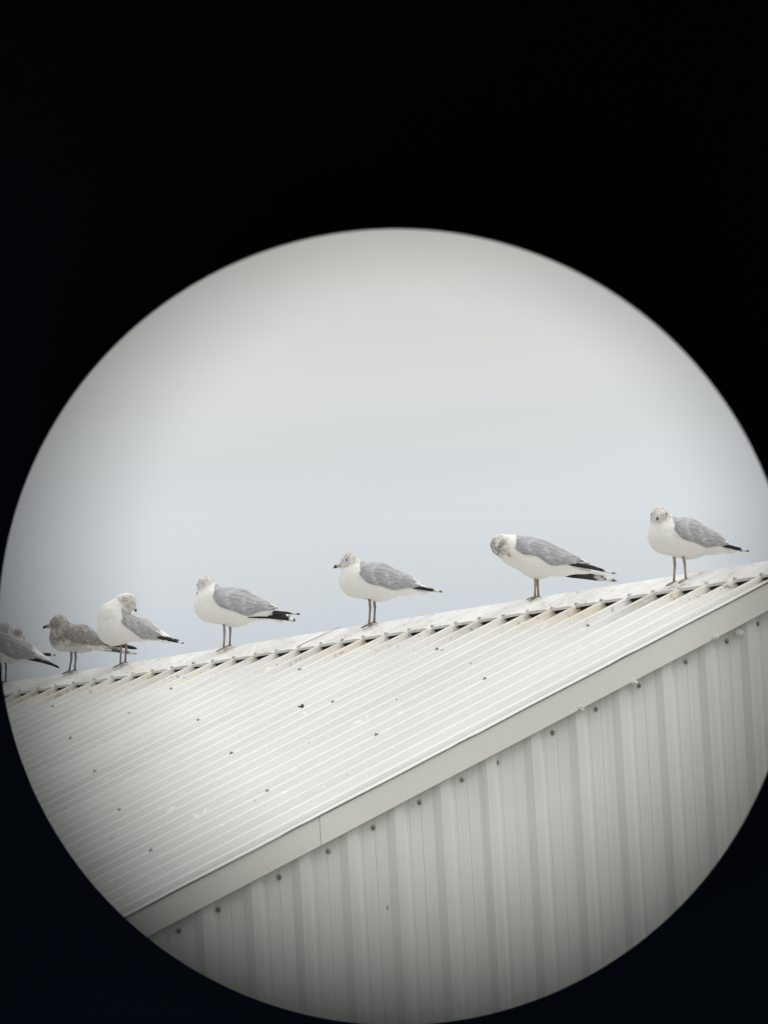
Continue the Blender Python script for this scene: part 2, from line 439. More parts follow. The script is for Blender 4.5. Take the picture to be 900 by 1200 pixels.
# side walls under the eaves
for side in (1, -1):
    Y0 = EAVEY+0.12 if side == 1 else ytop-0.12
    zt = roofline(EAVEY+0.12)-0.05
    x = WX; j = 0
    while x > XL+0.1:
        xe = max(x-4*P_, XL)
        pr = []; q = x
        while q > xe+0.2:
            pr += [(q, 0.0), (q-0.03, 0.02), (q-0.072, 0.02), (q-0.103, 0.0)]; q -= P_
        pr += [(xe, 0.0)]
        rows = [[Vector((px_, Y0 - side*h, z)) for px_, h in pr] for z in (0.05, zt)]
        V, F = shell(rows, (0, 0.0015*side, 0)); fixnormals(bpart('wall_panel', V, F, M_wall))
        x = xe; j += 1
V, F = box(((WX+XL)/2, YR, 0.02), (WX-XL+0.1, (ytop-EAVEY)-0.16, 0.06))
bpart('base_kerb', V, F, simple('concrete', (0.32, 0.31, 0.29), 0.9))

# --- wall screws just under the rake trim
OFFS = {0: .44, 1: .41, 2: .49, 3: .49, 4: .48, 5: .72, 6: .49, 7: .42, 8: .41, 9: .37, 10: .39, 11: .64, -1: .70}
for y in allribs:
    if y > YR: continue
    k = round((YW0-y)/P_)
    yy = y - P_*OFFS.get(k, .45)
    add_screw((WX+0.001, yy, roofline(yy)-0.1375-0.043+random.uniform(-.006, .006)), (1, 0, 0), 1.1)
    add_screw((WX+0.001, yy, roofline(yy)-1.35), (1, 0, 0), 1.1)

# --- rake trim: folded grey lengths along both slopes of the gable, with a lap joint in view
XT = 0.060
def rake(va, vb, side, lift, x0, sgn):
    rows = []; n = max(2, int(abs(vb-va)/0.06))
    for i in range(n+1):
        vv = va + (vb-va)*i/n
        y = -vv*cb; 
        z = GZ - vv*sb
        w1 = noise.noise(Vector((vv*1.9, 3, side)))*0.0025 + noise.noise(Vector((vv*7, 8, side)))*0.0012
        w2 = noise.noise(Vector((vv*1.3, 11, side)))*0.0016
        Y = y if side == 1 else 2*YR-y
        X = x0
        pts = [(-0.036, -0.0262), (-0.010, -0.0262+w1), (-0.001, -0.0262+w1), (0.0, -0.0270+w1), (0.0012*sgn*0+0.0, -0.08+w2), (0.0, -0.134+w2), (0.0, -0.1375+w2), (-0.0015, -0.1395+w2), (-0.026, -0.137+w2)]
        rows.append([Vector((X + sgn*(dx + lift), Y, z + dz)) for dx, dz in pts])
    V, F = shell(rows, (-0.0012*sgn, 0, -0.0008))
    fixnormals(bpart('rake_trim', V, F, M_trim))
VTOP = -CAPW
for x0, sgn in ((XT, 1), (XL-0.04, -1)):
    for side in (1, -1):
        rake(VTOP, 2.563, side, 0.0, x0, sgn)
        rake(2.557, VE+0.02, side, -0.0024, x0, sgn)
# white turned-down edge of the roof sheet that shows above the trim
for side in (1, -1):
    rows = []
    for i in range(91):
        vv = -CAPW+0.01 + (VE+CAPW-0.01)*i/90
        w1 = noise.noise(Vector((vv*2.6, 31, side)))*0.003 + (0.0022 if (vv*1.1) % 1.0 > 0.93 else 0)
        Y = -vv*cb; Y = Y if side == 1 else 2*YR-Y; z = GZ - vv*sb
        rows.append([Vector((0.020, Y, z-0.017)), Vector((0.052, Y, z-0.0135+w1)), Vector((0.0655, Y, z-0.0150+w1)), Vector((0.0665, Y, z-0.0185+w1))])
    V, F = shell(rows, (0, 0, -0.0015)); o = mesh('roof_edge_flashing', V, F, M_roof); to_slope_frame(o, side); fixnormals(o)
# eave gutters
for side in (1, -1):
    Y0 = EAVEY-0.05 if side == 1 else ytop+0.05; z0 = roofline(EAVEY)-0.06
    prof = [(0.05, 0.03), (0.05, -0.06), (-0.05, -0.06), (-0.06, 0.03)]
    rows = [[Vector((x, Y0+side*dy, z0+dz)) for dy, dz in prof] for x in (0.05, XL)]
    V, F = shell(rows, (0, 0, 0.003)); fixnormals(bpart('gutter', V, F, M_trim))

# ------------------------------------------------------------------ small things lying about
def leaf_thing(x, vv, size, rot, label, cat='leaf', name='dead_leaf', matl=None, n=0.001, group=None):
    rng = random.Random(int(x*1000)); P = []
    rows = []
    for i in range(6):
        s_ = i/5-0.5; wd = math.sin(math.pi*(i+0.35)/5.7)*0.36
        rows.append([Vector((s_*size, (k-1)*wd*size, 0.004+size*0.22*abs(k-1)*rng.uniform(.5, 1.2) + size*0.12*math.sin(3*s_+k))) for k in range(3)])
    V, F = shell(rows, (0, 0, 0.0008))
    o = mesh(name, V, F, matl or M_leaf, None, True); fixnormals(o)
    p = slope_pt(x, vv, n); o.matrix_world = axis_mat(p, NR, rot); o.matrix_basis = axis_mat(p, NR, rot)
    return tag(o, label, cat, group)
leaf_thing(-11.354*S-0.03, 1.015, 0.042, 2.7, 'dark curled dry leaf caught against a rib in the middle of the white roof', n=-0.012)
V, F = tube([slope_pt(-3.515, -0.035, 0.008), slope_pt(-3.47, -0.10, 0.014), slope_pt(-3.43, -0.17, 0.016), slope_pt(-3.40, -0.225, 0.022)], [0.0012, 0.0017, 0.0015, 0.001], 6)
tag(mesh('twig', V, F, M_wood, None, True), 'thin bare twig lying on the ridge cap left of the middle gull', 'twig')
def fluff(x, y, z, label, size):
    rng = random.Random(int(-y*1000)); parts = []
    for i in range(44):
        d = Vector((rng.uniform(0.2, .8), rng.gauss(0.5, 0.8), rng.gauss(-0.5, 0.35))).normalized()
        l = size*rng.uniform(.2, .6); c0 = Vector((0, rng.uniform(-.45, .45)*size, rng.uniform(-.2, .2)*size))
        parts.append(tube([c0, c0+d*l*0.5+Vector((0, 0, 0.002)), c0+d*l+Vector((0, 0, -0.003))], [0.0022, 0.0020, 0.0006], 4))
    V, F = join(*parts); o = mesh('down_feather', V, F, M_down); o.location = (x, y, GZ+z)
    tag(o, label, 'feather')
fluff(0.044, -0.1775, -0.2350, 'white tuft of down stuck under the rake trim, nearest the right edge', 0.034)
fluff(0.063, -0.326, -0.258, 'small pale wisp of down on the lower edge of the trim, second from the right', 0.026)
fluff(0.063, -0.768, -0.4445, 'small pale wisp of down above a wall screw, third from the right', 0.026)
fluff(0.063, -1.0525, -0.5475, 'tiny pale wisp of down under the trim, farthest left of the tufts', 0.020)

# ------------------------------------------------------------------ gulls
def surface_net(Vv, org, h):
    ins = Vv < 0
    nx, ny, nz = Vv.shape
    acc = np.zeros((nx-1, ny-1, nz-1, 3)); cnt = np.zeros((nx-1, ny-1, nz-1))
    base = np.stack(np.meshgrid(np.arange(nx-1), np.arange(ny-1), np.arange(nz-1), indexing='ij'), -1).astype(float)
    corners = [(i, j, k) for i in (0, 1) for j in (0, 1) for k in (0, 1)]
    sl = lambda c: (slice(c[0], nx-1+c[0]), slice(c[1], ny-1+c[1]), slice(c[2], nz-1+c[2]))
    for a in corners:
        for ax in range(3):
            if a[ax]: continue
            b = list(a); b[ax] = 1; b = tuple(b)
            va, vb = Vv[sl(a)], Vv[sl(b)]; mk = (va < 0) != (vb < 0)
            tt = np.where(mk, va/np.where(mk, va-vb, 1), 0)
            pt = np.array(a, float)[None, None, None, :] + tt[..., None]*np.eye(3)[ax]
            acc += np.where(mk[..., None], pt, 0); cnt += mk
    act = cnt > 0
    idx = -np.ones(act.shape, int); idx[act] = np.arange(act.sum())
    P = (base + acc/np.maximum(cnt, 1)[..., None])[act]*h + org
    F = []
    for ax in range(3):
        o1, o2 = (ax+1) % 3, (ax+2) % 3
        lo = [slice(0, None)]*3; hi = [slice(0, None)]*3
        lo[ax] = slice(0, -1); hi[ax] = slice(1, None)
        A, Bq = ins[tuple(lo)], ins[tuple(hi)]
        E = np.argwhere(A != Bq)
        E = E[(E[:, o1] > 0) & (E[:, o2] > 0) & (E[:, o1] < Vv.shape[o1]-1) & (E[:, o2] < Vv.shape[o2]-1)]
        def cell(d1, d2):
            c = E.copy(); c[:, o1] += d1; c[:, o2] += d2; return idx[c[:, 0], c[:, 1], c[:, 2]]
        q = np.stack([cell(-1, -1), cell(0, -1), cell(0, 0), cell(-1, 0)], 1)
        fl = ~A[E[:, 0], E[:, 1], E[:, 2]]
        q[fl] = q[fl][:, ::-1]
        F.append(q)
    return P, np.concatenate(F)

def make_sdf(prims):
    def sdf(P):
        D = None
        for (a, ra, b, rb, sy, k) in prims:
            a = np.array(a, float); b = np.array(b, float)
            Q = P.copy(); Q[..., 1] = a[1] + (P[..., 1]-a[1])/sy
            b2 = b.copy(); b2[1] = a[1] + (b[1]-a[1])/sy
            ba = b2-a; hh = np.clip(((Q-a)@ba)/max(ba@ba, 1e-9), 0, 1)
            d = np.linalg.norm(Q-a-hh[..., None]*ba, axis=-1) - (ra+(rb-ra)*hh)
            if D is None: D = d
            else:
                h_ = np.clip(0.5+0.5*(D-d)/k, 0, 1); D = D*(1-h_)+d*h_ - k*h_*(1-h_)
        return D
    return sdf

def paint(o, cols, mot):
    me = o.data
    a = me.color_attributes.new('plumage', 'FLOAT_COLOR', 'POINT')
    c4 = np.ones((len(me.vertices), 4)); c4[:, :3] = cols; a.data.foreach_set('color', c4.ravel())
    f = me.attributes.new('mottle', 'FLOAT', 'POINT'); f.data.foreach_set('value', np.asarray(mot, float))
    return o
WHITE = np.array((0.85, 0.84, 0.805)); GREY = np.array((0.40, 0.40, 0.415)); BLACK = np.array((0.018, 0.017, 0.019))

def interp(pts, s):
    pts = np.array(pts, float); n = len(pts)-1; x = np.clip(s*n, 0, n-1e-6); i = int(x); f = x-i
    p0, p1, p2, p3 = pts[max(i-1, 0)], pts[i], pts[i+1], pts[min(i+2, n)]
    return 0.5*((2*p1)+(-p0+p2)*f+(2*p0-5*p1+4*p2-p3)*f*f+(-p0+3*p1-3*p2+p3)*f**3)

def cap_height(Y):                           # top of the ridge cap over world y, relative to GZ
    return (CAPW*sb + 0.0095) - max(0.0, math.hypot(Y-YR, 0.035)-0.035)*math.tan(BETA)

def blade(p0, p1, wd, th, side, bend=0.0, nrm=(0, 0, 1)):
    """a long feather: from p0 to p1, blade lies in the plane of its axis and nrm"""
    p0, p1 = Vector(p0), Vector(p1); ax = p1-p0; nv = Vector(nrm); nv = (nv - ax.normalized()*nv.dot(ax.normalized())).normalized()
    yv = ax.normalized().cross(nv)
    V = []; n = 14
    for i in range(n+1):
        s = i/n; w_ = wd*(0.15+0.85*min(1, s*3.2)**0.7)*(1.0 if s < 0.78 else math.sqrt(max(0.02, 1-((s-0.78)/0.225)**2)))
        c = p0+ax*s + nv*(bend*math.sin(math.pi*s))
        V += [c+nv*w_*0.5, c+yv*th*0.5, c-nv*w_*0.5, c-yv*th*0.5]
    F = []
    for i in range(n):
        for k in range(4):
            k2 = (k+1) % 4; F.append((i*4+k, i*4+k2, (i+1)*4+k2, (i+1)*4+k))
    F += [(3, 2, 1, 0), (n*4, n*4+1, n*4+2, n*4+3)]
    s_ = np.repeat(np.linspace(0, 1, n+1), 4)
    return V, F, s_

def gull(px, label, pose):
    foot, yaw = pose['foot'], pose['yaw']
    pos = Vector((foot[0], foot[1], GZ + cap_height(foot[1]) - pose.get('drop', 0.009)))
    view = Vector((pos.x-CAM.x, pos.y-CAM.y, 0)).normalized(); left = Vector((-view.y, view.x, 0))
    ang = math.atan2(left.y, left.x) + math.radians(yaw)      # heading: facing left as seen from the scope
    root = empty('gull', pos, (0, 0, ang)); tag(root, label, 'gull', 'gulls standing along the ridge of the roof')
    ca, sa = math.cos(ang), math.sin(ang); root.scale = (pose.get('scale', 1.0),)*3
    young = pose.get('young', False)
    sdf = make_sdf(pose['prims']); hh = 0.0045
    lo = np.array((-0.34, -0.10, 0.06)); hi = np.array((0.23, 0.12, 0.40))
    n = ((hi-lo)/hh).astype(int)
    G = np.stack(np.meshgrid(*[lo[i]+np.arange(n[i])*hh for i in range(3)], indexing='ij'), -1)
    G2 = G.copy()
    val = sdf(G2)
    P, Fq = surface_net(val, lo, hh)
    # a little plumage unevenness
    nz = np.array([noise.noise(Vector((p[0]*24, p[1]*38, p[2]*38)))*0.0020 + noise.noise(Vector((p[0]*70, p[1]*95, p[2]*95)))*0.0009 for p in P])
    e = 1e-3; gr = np.stack([sdf(P+np.eye(3)[i]*e)-sdf(P-np.eye(3)[i]*e) for i in range(3)], -1); gr /= np.maximum(np.linalg.norm(gr, axis=1), 1e-9)[:, None]
    P = P + gr*nz[:, None]
    body = mesh('body', P, Fq, M_plume, root, True)
    L_, U_ = pose['wing']
    # markings
    ls = np.array([interp(L_, s) for s in np.linspace(0, 1, 60)]); ordr = np.argsort(ls[:, 0]); lx, lz = ls[ordr, 0], ls[ordr, 1]
    zl = np.interp(P[:, 0], lx, lz); ns_ = np.array([noise.noise(Vector(tuple(p*60))) for p in P])
    front = L_[0][0]; back = L_[-1][0]+0.03
    hc = np.array(pose['head'][0]); dh = np.linalg.norm(P-hc, axis=1)
    mant = np.clip((P[:, 2]-(zl+0.028)+ns_*0.004)/0.006, 0, 1)*np.clip((front-0.004+ns_*0.004-P[:, 0])/0.006, 0, 1)*np.clip((P[:, 0]-back)/0.02, 0, 1)
    mant *= np.clip((dh-pose.get('hr', 0.052))/0.006, 0, 1)
    cols = WHITE*(1-mant[:, None]) + GREY*mant[:, None]
    mot = np.clip(1-(dh-0.030)/0.030, 0, 1)*pose.get('mot', 0.5)
    if young:
        BR = np.array((0.50, 0.485, 0.47)); f = np.clip((P[:, 2]-0.13)/0.05, 0, 1)*0.75
        cols = cols*(1-f[:, None]) + BR*f[:, None]; mot = 0.35+0.75*f
    # pale belly stays white; faint grey-brown smudge behind the eye
    paint(body, cols, mot)
    # wings
    for sd in (1, -1):
        nu, nv_ = 46, 18; ptsF = []; cw = []; mw = []
        for i in range(nu+1):
            s = i/nu; l = interp(L_, s); u_ = interp(U_, s)
            row = []
            for j in range(nv_+1):
                tt = j/nv_
                x = l[0]+(u_[0]-l[0])*tt; z = l[1]+(u_[1]-l[1])*tt; row.append((x, z))
            ptsF.append(row)
        XZ = np.array(ptsF); ys = np.linspace(0.095, 0.0, 60)
        Q = np.zeros(XZ.shape[:2]+(60, 3)); Q[..., 0] = XZ[..., None, 0]; Q[..., 2] = XZ[..., None, 1]; Q[..., 1] = ys*sd
        dv = sdf(Q) < 0; anyin = dv.any(-1); yb = np.where(anyin, ys[np.argmax(dv, -1)], 0.0)
        # smooth the landing depth, keep a minimum half-thickness towards the tip
        mn = np.array([0.012-0.006*i/nu for i in range(nu+1)])[:, None]
        yb = np.maximum(yb, mn)
        for _ in range(6):
            yp = np.pad(yb, 1, mode='edge'); yb = np.maximum(yb*0.999*0+ (yp[2:, 1:-1]+yp[:-2, 1:-1]+yp[1:-1, 2:]+yp[1:-1, :-2]+yb*2)/6, mn)
        rows = []; cols = []; mots = []; inner = []
        for i in range(nu+1):
            s = i/nu; r = []; q = []
            for j in range(nv_+1):
                tt = j/nv_
                rim = min(1, min(tt, 1-tt)*7, s*9, (1-s)*9); rim = math.sqrt(max(rim, 0))
                # overlapping feather rows: steps that run obliquely back
                ph = (s*6.0 + 0.55*math.sin(tt*3.0) + 0.10*math.sin(j*2.3))
                st = (ph % 1.0)
                ph2 = (tt*5.0 - s*1.6 + 0.25*noise.noise(Vector((s*7, tt*5, sd)))) % 1.0
                rl = 0.0048*st*rim + 0.0036*ph2*rim
                y = yb[i, j] + 0.0015 + 0.0065*rim + rl
                r.append(Vector((XZ[i, j, 0], sd*y, XZ[i, j, 1]))); q.append(Vector((XZ[i, j, 0], sd*(yb[i, j]-0.004), XZ[i, j, 1])))
                edge = 1 if st > 0.88 else 0
                g = GREY*(1.0 + 0.30*edge - 0.30*(ph2 > 0.84) + 0.10*noise.noise(Vector((s*12, tt*9, 3+sd))))
                wt = np.clip((s-0.88+0.12*tt+0.05*math.sin(tt*14+sd)+0.03*noise.noise(Vector((s*20, tt*8, 1))))/0.03, 0, 1)*0.9       # white tips of the tertials
                wl = np.clip((0.055-tt)/0.03, 0, 1)*np.clip((s-0.5)/0.1, 0, 1)*0.9   # white lower edge of the secondaries
                k_ = max(wt, wl); cc = g*(1-k_)+WHITE*k_
                if young: cc = np.array((0.43, 0.42, 0.41))*(0.80+0.5*edge-0.25*(ph2 > 0.8)+0.4*noise.noise(Vector((s*14, tt*10, sd)))) if s < 0.85 else np.array((0.16, 0.15, 0.145))
                cols.append(cc); mots.append(0.7 if young else 0.0)
            rows.append(r); inner.append(q)
        V1, F1 = strip(rows); k = len(V1); nn = nv_+1
        V2 = [p for q in inner for p in q]; F2 = [tuple(k+a for a in reversed(f)) for f in F1]
        E_ = []
        for j in range(nv_):
            E_ += [(j+1, j, k+j, k+j+1), (nu*nn+j, nu*nn+j+1, k+nu*nn+j+1, k+nu*nn+j)]
        for i in range(nu):
            a, b2 = i*nn, (i+1)*nn; E_ += [(a, b2, k+b2, k+a), (b2+nn-1, a+nn-1, k+a+nn-1, k+b2+nn-1)]
        wing = mesh('wing', V1+V2, F1+F2+E_, M_plume, root, True); fixnormals(wing)
        paint(wing, np.array(cols+cols), mots+mots)
        # primaries of this wing
        for bi, (a, b3, wd, yv, wtip) in enumerate(pose['prim_n'] if sd == 1 else pose['prim_f']):
            V, F, s_ = blade((a[0], sd*(yv+0.016), a[1]), (b3[0], sd*max(yv*0.55, 0.012), b3[1]), wd, 0.0032, sd, bend=0.004)
            o = mesh('primary_feather', V, F, M_plume, wing, True)
            dark = np.array((0.055, 0.05, 0.05)) if wtip == 2 else BLACK
            cc = np.tile(dark, (len(s_), 1))
            if wtip == 1:                     # white spot before and at the tip
                mk = ((s_ > 0.74) & (s_ < 0.87)) | (s_ > 0.99); cc[mk] = WHITE*0.9
            if wtip == 2:
                mk = (s_ > 0.8) & (s_ < 0.93); cc[mk] = WHITE*0.75
            if wtip == 3:
                mk = (s_ > 0.45) & (s_ < 0.86); cc[mk] = WHITE*0.8
            paint(o, cc, np.zeros(len(s_)))
    # tail: a fan of white feathers
    ta, tb = pose['tail']
    parts = []; ss = []
    for i in range(5):
        f = (i-2)/2
        V, F, s_ = blade((ta[0], f*0.008, ta[1]), (tb[0]+abs(f)*0.012, f*0.026, tb[1]+0.002*abs(f)), 0.020, 0.005, 1, nrm=(0, 0.9, 0.45))
        parts.append((V, F)); ss.append(s_)
    V, F = join(*parts); o = mesh('tail', V, F, M_plume, root, True); s_ = np.concatenate(ss)
    tc_ = np.tile(WHITE, (len(s_), 1))
    if young: tc_[(s_ > 0.7)] = BLACK*2
    paint(o, tc_, np.full(len(s_), 0.3 if young else 0.0))
    # bill and eyes
    (hc_, hd, bb, bl, tip) = pose['head']
    hd = Vector(hd).normalized(); bb = Vector(bb); up = Vector((0, 0, 1)); up = (up-hd*up.dot(hd)); up = up.normalized() if up.length > 0.05 else Vector((1, 0, 0))
    sdv = hd.cross(up).normalized()
    prof = [(-0.014, 0.0085, 0), (0.0, 0.0085, 0), (0.3, 0.0072, 0), (0.6, 0.0070, 0), (0.8, 0.0062, -0.0008), (0.93, 0.0036, -0.003), (1.0, 0.0010, -0.0065)]
    V = []; F = []
    for q, r, dz in prof:
        r *= 1.22; c = bb + hd*(q*bl if q > 0 else q) + up*dz
        for k in range(10):
            th = 2*math.pi*k/10; V.append(c + up*math.sin(th)*r + sdv*math.cos(th)*r*0.62)
    for i in range(len(prof)-1):
        for k in range(10):
            k2 = (k+1) % 10; F.append((i*10+k, i*10+k2, (i+1)*10+k2, (i+1)*10+k))
    F.append(tuple(60+k for k in range(10)))
    o = mesh('bill', V, F, M_bill, root, True); o.data.materials.append(M_billdark); fixnormals(o)
    for p in o.data.polygons:
        c = sum((Vector(o.data.vertices[i].co) for i in p.vertices), Vector())/len(p.vertices)
        s = (c-bb).dot(hd)/bl
        if s > tip: p.material_index = 1
    hcv = Vector(hc_)
    for sd in (() if pose.get('closed') else (1, -1)):
        # walk outwards until the surface of the head is met
        d = (hd*0.50 + sdv*sd*0.80 + up*0.16).normalized(); best = None
        for k in range(60):
            p = hcv + d*0.0012*k
            if float(sdf(np.array([[p.x, p.y, p.z]]))[0]) > -0.0012: best = p; break
        if best is None: continue
        V, F = lathe([(0.0001, -1), (0.5, -0.866), (0.866, -0.5), (1, 0), (0.866, 0.5), (0.5, 0.866), (0.0001, 1)], 12)
        mesh('eye', [Vector(v)*0.0044 for v in V], F, M_eye, root, True, best)
    # legs and feet, feet draped on the cap
    lm = M_leg2 if pose.get('greyleg') else M_leg
    for (fx, fy, hx, hz) in pose['legs']:
        def gz(lx_, ly_): return GZ + cap_height(foot[1] + sa*lx_ + ca*ly_) - pos.z
        z0 = gz(fx, fy)
        ankle = Vector((fx, fy, z0+0.008)); hip = Vector((hx, fy*0.55, hz+0.006)); mid = ankle.lerp(hip, 0.62) + Vector((-0.004, 0, 0))
        V, F = tube([ankle, ankle.lerp(mid, 0.5), mid-Vector((0, 0, 0.004)), mid, hip.lerp(mid, 0.45), hip, hip+Vector((0, 0, 0.02))], [0.0056, 0.0050, 0.0060, 0.0070, 0.0062, 0.0110, 0.018], 10)
        leg = mesh('leg', V, F, lm, root, True)
        # webbed foot: three toes and the skin between, one hind toe
        parts = []; toes = []
        for a_, ln in ((-0.58, 0.037), (0.0, 0.042), (0.58, 0.037)):
            pts = [Vector((fx+math.cos(a_)*ln*q, fy+math.sin(a_)*ln*q, 0)) for q in (0, 0.35, 0.7, 1.0)]
            for q_, p in enumerate(pts): p.z = gz(p.x, p.y) + (0.0065, 0.0052, 0.0042, 0.002)[q_]
            toes.append(pts); parts.append(tube(pts, [0.0046, 0.0038, 0.0034, 0.0015], 7))
        for a_, b4 in ((0, 1), (1, 2)):
            A, Bt = toes[a_], toes[b4]
            rows = [[A[q], (A[q]+Bt[q])*0.5 - Vector((0, 0, 0.001)) - (Vector((0.006, 0, 0)) if q == 3 else Vector((0, 0, 0))), Bt[q]] for q in range(4)]
            parts.append(shell(rows, (0, 0, 0.0014)))
        p0 = Vector((fx, fy, z0+0.006)); p1 = Vector((fx-0.014, fy, 0)); p1.z = gz(p1.x, p1.y)+0.003
        parts.append(tube([p0, p1], [0.0036, 0.0016], 6))
        V, F = join(*parts); mesh('foot', V, F, lm, leg, True)
    return root

K = 0.03
W5 = ([(.047, .250), (.010, .204), (-.046, .184), (-.114, .162), (-.180, .166), (-.226, .172), (-.246, .180)],
      [(.036, .268), (.004, .300), (-.070, .299), (-.136, .262), (-.189, .238), (-.230, .206), (-.248, .188)])
def adult(dx=0.0):
    return [((.060, 0, .222), .083, (-.055, 0, .204), .087, .80, .03), ((-.055, 0, .204), .086, (-.165, 0, .186), .050, .80, .02),
            ((-.165, 0, .186), .048, (-.275, 0, .155), .015, .85, .02), ((.052, 0, .262), .058, (.082, 0, .305), .041, .9, .03)]
def head_prims(c, d, r=.037, ext=.024, r2=.026):
    c = Vector(c); d = Vector(d).normalized(); e = c+d*ext+Vector((0, 0, -.006))
    return [(tuple(c), r, tuple(c+Vector((0, 0, .001))), r, .92, .02), (tuple(c), r2+.004, tuple(e), r2-.002, .9, .012)]

# middle gull: full profile, looking left
hc = (.084, 0, .316); hd = (1, .10, -.16)
g5 = dict(foot=(-3.1036, 0.175), yaw=2, prims=adult()+head_prims(hc, hd), wing=W5, head=(hc, hd, (.124, .004, .298), .043, .55), mot=.8,
          prim_n=[((-.17, .176), (-.352, .144), .013, .020, 1), ((-.16, .178), (-.305, .153), .015, .024, 0), ((-.15, .180), (-.285, .160), .015, .027, 0)],
          prim_f=[((-.17, .170), (-.335, .150), .013, .020, 1), ((-.16, .172), (-.290, .158), .015, .024, 0)],
          tail=((-.18, .168), (-.276, .140)), legs=[(.010, .020, .002, .130), (-.016, -.022, -.020, .130)], greyleg=True)
gull(434, 'gull in full profile looking left with dark-tipped bill, at the middle of the ridge', g5)

# gull with its head turned away
hc = (.088, -.010, .330); hd = (.55, -.80, -.25)
g4 = dict(g5, foot=(-4.3247, 0.165), yaw=-6, prims=[((.070, 0, .222), .083, (-.055, 0, .200), .090, .82, .03), ((-.055, 0, .200), .087, (-.165, 0, .186), .052, .8, .02),
          ((-.165, 0, .186), .050, (-.280, 0, .140), .016, .85, .02), ((.058, 0, .270), .062, (.085, -.006, .315), .046, .92, .03)]+head_prims(hc, hd, .041),
          head=(hc, hd, (.122, -.048, .303), .042, .6), mot=1.0,
          wing=([(.050, .262), (.022, .214), (-.053, .180), (-.112, .157), (-.180, .172), (-.240, .184), (-.262, .188)],
                [(.040, .285), (.014, .309), (-.098, .296), (-.150, .262), (-.205, .232), (-.250, .200), (-.266, .192)]),
          prim_n=[((-.11, .150), (-.330, .128), .010, .030, 0), ((-.215, .150), (-.352, .122), .022, .028, 1), ((-.235, .160), (-.325, .140), .020, .028, 1), ((-.235, .170), (-.305, .154), .016, .024, 0)],
          prim_f=[((-.20, .175), (-.372, .154), .013, .020, 3), ((-.20, .172), (-.330, .160), .013, .022, 0)],
          tail=((-.18, .150), (-.290, .120)), legs=[(.014, .020, .008, .130), (-.012, -.020, -.018, .130)], greyleg=False)
gull(266, 'gull with streaked head turned away and spotted black wing tips, left of the middle gull', g4)

# right-hand gull, face towards the viewer
hc = (.084, .012, .316); hd = (.58, .79, -.18)
g7 = dict(g5,  foot=(-0.6099, 0.052), yaw=26, scale=.97, drop=.016, prims=adult()+head_prims(hc, hd, .038, .022, .027), head=(hc, hd, (.112, .046, .300), .036, .6), mot=.65,
          legs=[(-.014, .032, -.012, .135), (.016, -.030, .014, .135)], greyleg=False)
gull(796, 'gull standing at the right end of the ridge with its face turned towards the viewer', g7)

# gull preening its breast, right of the middle
hc = (.150, .028, .250); hd = (-.55, .55, -.62)
g6 = dict(foot=(-1.8389, 0.2), yaw=0, prims=[((.085, 0, .222), .066, (-.020, 0, .182), .086, .80, .03), ((-.020, 0, .182), .086, (-.135, 0, .152), .050, .8, .02),
          ((-.135, 0, .152), .048, (-.245, 0, .118), .015, .85, .02), ((.080, 0, .235), .064, (.145, .010, .262), .045, .9, .03)]+head_prims(hc, hd, .041, .026, .027),
          wing=([(.080, .236), (.050, .208), (-.010, .192), (-.076, .148), (-.144, .146), (-.210, .145), (-.252, .145)],
                [(.074, .262), (.046, .292), (-.046, .272), (-.137, .222), (-.198, .188), (-.235, .163), (-.256, .150)]),
          head=(hc, hd, (.122, .046, .222), .032, .9), hr=.060, mot=1.3, closed=True,
          prim_n=[((-.15, .148), (-.376, .094), .010, .024, 1), ((-.15, .150), (-.320, .114), .013, .028, 0), ((-.15, .152), (-.290, .126), .013, .030, 0)],
          prim_f=[((-.11, .112), (-.378, .064), .017, .018, 1), ((-.10, .116), (-.325, .076), .030, .022, 2), ((-.10, .116), (-.310, .088), .026, .022, 2)],
          tail=((-.14, .135), (-.335, .090)), legs=[(.004, .016, .000, .120), (-.012, -.018, -.006, .120)])
gull(628, 'gull bending its streaked head down to preen its breast, wing tips held apart', g6)

# upright gull preening its back
hc = (-.040, .020, .328); hd = (-.70, -.30, -.64)
g3 = dict(foot=(-5.2888, 0.17), yaw=4, prims=[((.034, 0, .196), .088, (.036, 0, .240), .083, .82, .03), ((.030, 0, .200), .086, (-.110, 0, .178), .056, .8, .03),
          ((-.110, 0, .178), .054, (-.235, 0, .136), .014, .85, .02), ((.030, 0, .270), .066, (-.012, .008, .322), .046, .9, .03)]+head_prims(hc, hd, .042, .026, .028),
          wing=([(.004, .226), (-.014, .202), (-.046, .174), (-.100, .132), (-.150, .124), (-.205, .120), (-.240, .122)],
                [(-.006, .240), (-.030, .250), (-.062, .258), (-.112, .224), (-.150, .194), (-.205, .152), (-.243, .130)]),
          head=(hc, hd, (-.062, .006, .300), .034, .7), hr=.056, mot=.8, closed=True,
          prim_n=[((-.19, .128), (-.318, .100), .013, .018, 1), ((-.18, .132), (-.285, .108), .016, .022, 1), ((-.18, .136), (-.268, .118), .016, .024, 0)],
          prim_f=[((-.19, .132), (-.300, .116), .011, .018, 0)],
          tail=((-.15, .140), (-.250, .108)), legs=[(.014, .020, .010, .130), (-.014, -.022, -.020, .130)], greyleg=True)
gull(145, 'upright gull with neck arched back to preen itself, just behind the brown-mottled gull', g3)

